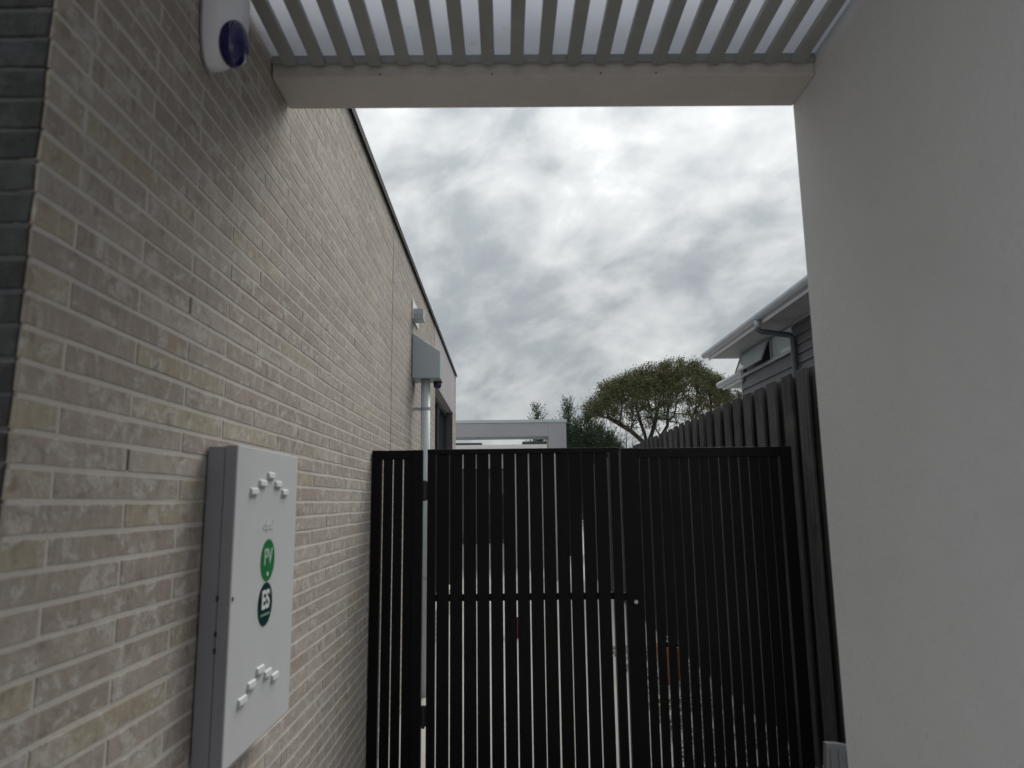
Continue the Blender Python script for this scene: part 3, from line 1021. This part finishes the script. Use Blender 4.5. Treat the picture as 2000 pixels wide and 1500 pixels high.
def grow_tree(start_chain, attr, step, di, dk, iters, cpar=None):
    nodes = [np.array(p, float) for p in start_chain]
    parent_ = list(cpar) if cpar else [-1] + list(range(len(start_chain) - 1))
    A = attr.copy()
    for it in range(iters):
        N = np.array(nodes)
        d = np.linalg.norm(A[:, None, :] - N[None, :, :], axis=2)
        j = d.argmin(1)
        dm = d[np.arange(len(A)), j]
        ok = dm < di
        if not ok.any(): break
        new = {}
        for q in np.nonzero(ok)[0]:
            v = A[q] - N[j[q]]
            new.setdefault(j[q], []).append(v / (np.linalg.norm(v) + 1e-9))
        grew = 0
        for b, vs_ in new.items():
            v = np.sum(vs_, 0) + rng.normal(size=3) * 0.22
            v /= np.linalg.norm(v) + 1e-9
            p = N[b] + v * step
            if np.min(np.linalg.norm(N - p, axis=1)) < step * 0.35: continue
            nodes.append(p)
            parent_.append(b)
            grew += 1
        if not grew: break
        N2 = np.array(nodes[-grew:])
        d2 = np.linalg.norm(A[:, None, :] - N2[None, :, :], axis=2).min(1)
        A = A[d2 > dk]
        if len(A) == 0: break
    return np.array(nodes), np.array(parent_)


def radii_of(nodes, par, tip, e=2.3):
    acc = np.zeros(len(nodes))
    kids = np.zeros(len(nodes), int)
    for i in range(len(nodes) - 1, 0, -1):
        if acc[i] == 0: acc[i] = tip ** e
        acc[par[i]] += acc[i]
        kids[par[i]] += 1
    return acc ** (1 / e), kids


def branch_mesh(nodes, par, rr, n=5):
    m = MB()
    ch = [[] for _ in nodes]
    for i in range(1, len(nodes)):
        ch[par[i]].append(i)
    stack = [(0, None)]
    while stack:
        i, pr0 = stack.pop()
        chain = [pr0] if pr0 is not None else []
        chain.append(i)
        while ch[i]:
            c = sorted(ch[i], key=lambda q: -rr[q])
            for q in c[1:]:
                stack.append((q, i))
            i = c[0]
            chain.append(i)
        if len(chain) > 1:
            rs = [rr[q] for q in chain]
            if pr0 is not None: rs[0] = rs[1]
            m.tube([nodes[q] for q in chain], rs, n if rs[0] < 0.06 else 8, False)
    return m


# broad domed tree beyond the fence
TY = 32.0
tr = empty('spreading_tree', (6.45, TY, 0), 'broad domed olive tree with bare spreading limbs beyond the paling fence', 'tree')
TXS = [3.6, 3.8, 4.44, 5.58, 7.17, 8.65, 9.2, 9.9, 10.5, 10.9]
TZS = [5.5, 5.9, 6.65, 7.25, 7.75, 7.85, 7.15, 6.95, 6.4, 5.7]


def tree_top(x, qy):
    return 5.0 + (np.interp(x, TXS, TZS) - 5.0) * np.sqrt(np.clip(1 - qy * qy, 0, 1))


att = []
while len(att) < 2600:
    p = rng.uniform((3.6, TY - 3.0, 4.2), (10.9, TY + 3.0, 8.0))
    qx = (p[0] - 7.2) / 3.7
    qy = (p[1] - TY) / 3.0
    if qx * qx + qy * qy > 1: continue
    top = tree_top(p[0], qy) + rng.normal() * 0.10
    bot = 4.75 + (0.35 if qx < -0.6 else 0)
    if not (bot < p[2] < top): continue
    if rng.random() > (1.0 if top - p[2] < 1.0 else 0.28): continue
    att.append(p)
att = np.array(att)
chain = [(6.40, TY, 0), (6.42, TY, 1.0), (6.40, TY, 1.9), (6.42, TY, 2.6),
         (6.40, TY, 3.3), (6.42, TY, 3.9), (6.35, TY + 0.1, 4.4), (6.20, TY + 0.1, 4.9),
         (6.60, TY - 0.2, 4.4), (6.78, TY - 0.3, 5.0),
         (6.80, TY + 0.1, 3.2), (7.02, TY + 0.1, 3.8), (7.12, TY + 0.2, 4.35), (7.40, TY + 0.1, 4.8),
         (6.15, TY, 4.15), (5.70, TY - 0.1, 4.55), (5.15, TY - 0.1, 4.9), (4.70, TY, 5.2),
         (7.45, TY, 3.95), (8.15, TY - 0.1, 4.3), (8.70, TY, 4.45), (9.3, TY, 4.8)]
cpar = [-1, 0, 1, 2, 3, 4, 5, 6, 5, 8, 3, 10, 11, 12, 5, 14, 15, 16, 11, 18, 19, 20]
nodes, par = grow_tree(chain, att, 0.17, 6.0, 0.26, 150, cpar)
# a few hand-led limbs so that the stems fork low, as a vase
rr, kids = radii_of(nodes, par, 0.0135, 2.35)
rr = np.minimum(rr, 0.24)
branch_mesh(nodes, par, rr).build('trunk', M['bark'], tr, smooth=True)
tips = np.nonzero((rr < 0.042))[0]
P = nodes[tips]
dep = tree_top(P[:, 0], (P[:, 1] - TY) / 3.0) - P[:, 2]
dens = np.where(dep < 0.95, 75, np.where(dep < 1.4, 32, np.where(dep < 1.8, 6, 1.2)))
dens = dens * rng.choice([0.12, 0.8, 1.6], size=len(P))
idx = np.repeat(np.arange(len(P)), rng.poisson(dens))
C = P[idx] + rng.normal(size=(len(idx), 3)) * np.array([0.14, 0.14, 0.11])
Dv = rng.normal(size=(len(idx), 3)) + np.array([0, 0, 0.6])
leaf_mesh('crown', C, Dv, rng.uniform(0.06, 0.12, len(idx)), rng.uniform(0.025, 0.045, len(idx)), np.clip(rng.random(len(idx)) * 0.7 + 0.3 * (C[:, 2] - 5) / 3, 0, 1), M['leaf_olive'], tr)


# small bare-branched thicket left of the domed tree
def conifer(x, y, h, label, leaders, dens=1.0):
    """a feathery conifer: several upright leaders, each clothed in rising sprays"""
    t = empty('conifer', (x, y, 0), label, 'tree', 'conifers behind the portico')
    m = MB()
    Cs, Ds = [], []
    for (dx, dy, hz, rb) in leaders:
        bx, by = x + dx * 0.35, y + dy * 0.35
        tx, ty = x + dx, y + dy
        m.tube([(x, y, 0), (bx, by, hz * 0.35), (tx, ty, hz * 0.98)], [0.07, 0.035, 0.004], 6)
        for i in range(int(400 * dens * (0.4 + rb))):
            u = rng.random() ** 0.8
            z = hz * (0.30 + 0.70 * u)
            f_ = (z / hz)
            ax_ = bx + (tx - bx) * max(0, (f_ - 0.35) / 0.65)
            ay_ = by + (ty - by) * max(0, (f_ - 0.35) / 0.65)
            rmax = 1.35 * rb * (1 - u) ** 0.7 + 0.03
            an = rng.uniform(0, 2 * math.pi)
            ln = (0.14 + 1.0 * rmax) * rng.uniform(0.5, 1.5)
            d = np.array([math.cos(an) * 0.8, math.sin(an) * 0.8, 0.8]) + rng.normal(size=3) * 0.15
            d /= np.linalg.norm(d)
            p0 = np.array([ax_, ay_, z - ln * 0.75])
            nq = 6 + int(ln * 20)
            for q in range(nq):
                s_ = q / nq
                dd = d + np.array([0, 0, 0.5 * s_])
                cpt = p0 + dd * ln * (0.15 + s_) + rng.normal(size=3) * 0.035 * (1.15 - s_)
                Cs.append(cpt)
                Ds.append(dd + rng.normal(size=3) * 0.5)
    m.build('trunk', M['bark'], t, smooth=True)
    Cs = np.array(Cs)
    Ds = np.array(Ds)
    leaf_mesh('crown', Cs, Ds, rng.uniform(0.05, 0.11, len(Cs)), rng.uniform(0.012, 0.026, len(Cs)), rng.random(len(Cs)), M['leaf_dark'], t)
    return t


conifer(0.93, 20.4, 4.3, 'slim dark conifer tip rising just above the portico capping', [(0, 0, 4.28, 0.30), (0.12, 0.1, 3.7, 0.25)])
conifer(1.80, 20.0, 4.4, 'tallest dark green conifer right behind the portico column', [(0, 0, 4.38, 0.30), (-0.32, 0.1, 3.7, 0.36), (0.22, -0.2, 3.75, 0.36), (-0.1, 0.3, 3.6, 0.5)], 1.5)
conifer(2.40, 20.3, 3.95, 'shorter bushy dark conifer left of the domed tree', [(0, 0, 3.95, 0.34), (0.3, 0.1, 3.7, 0.36), (-0.25, -0.2, 3.6, 0.42), (0.1, -0.4, 3.4, 0.55)], 1.5)
conifer(2.98, 20.1, 3.3, 'lowest dark conifer tucked at the right end of the conifer clump', [(0, 0, 3.45, 0.35), (-0.25, 0.2, 3.65, 0.35), (0.2, -0.1, 3.2, 0.4)], 1.3)

bs = empty('twiggy_shrub', (4.05, 24.0, 0), 'sparse twiggy shrub with few leaves under the domed tree', 'shrub')
att = []
while len(att) < 420:
    p = rng.uniform((3.0, 23.2, 2.2), (5.3, 24.8, 4.9))
    if ((p[0] - 4.1) / 1.15) ** 2 + ((p[2] - 3.6) / 1.3) ** 2 + ((p[1] - 24) / 0.8) ** 2 < 1: att.append(p)
nodes, par = grow_tree([(4.15, 24, 0), (4.2, 24, 0.8), (4.15, 24, 1.5), (4.1, 24, 2.1)], np.array(att), 0.12, 4.0, 0.2, 80)
rr, kids = radii_of(nodes, par, 0.0045, 2.3)
branch_mesh(nodes, par, np.minimum(rr, 0.06), 4).build('trunk', M['bark'], bs, smooth=True)
tips = nodes[rr < 0.009]
idx = np.repeat(np.arange(len(tips)), rng.poisson(3.0, len(tips)))
C = tips[idx] + rng.normal(size=(len(idx), 3)) * 0.06
leaf_mesh('crown', C, rng.normal(size=(len(idx), 3)), rng.uniform(0.04, 0.08, len(idx)), rng.uniform(0.015, 0.03, len(idx)), rng.random(len(idx)), M['leaf_olive'], bs)
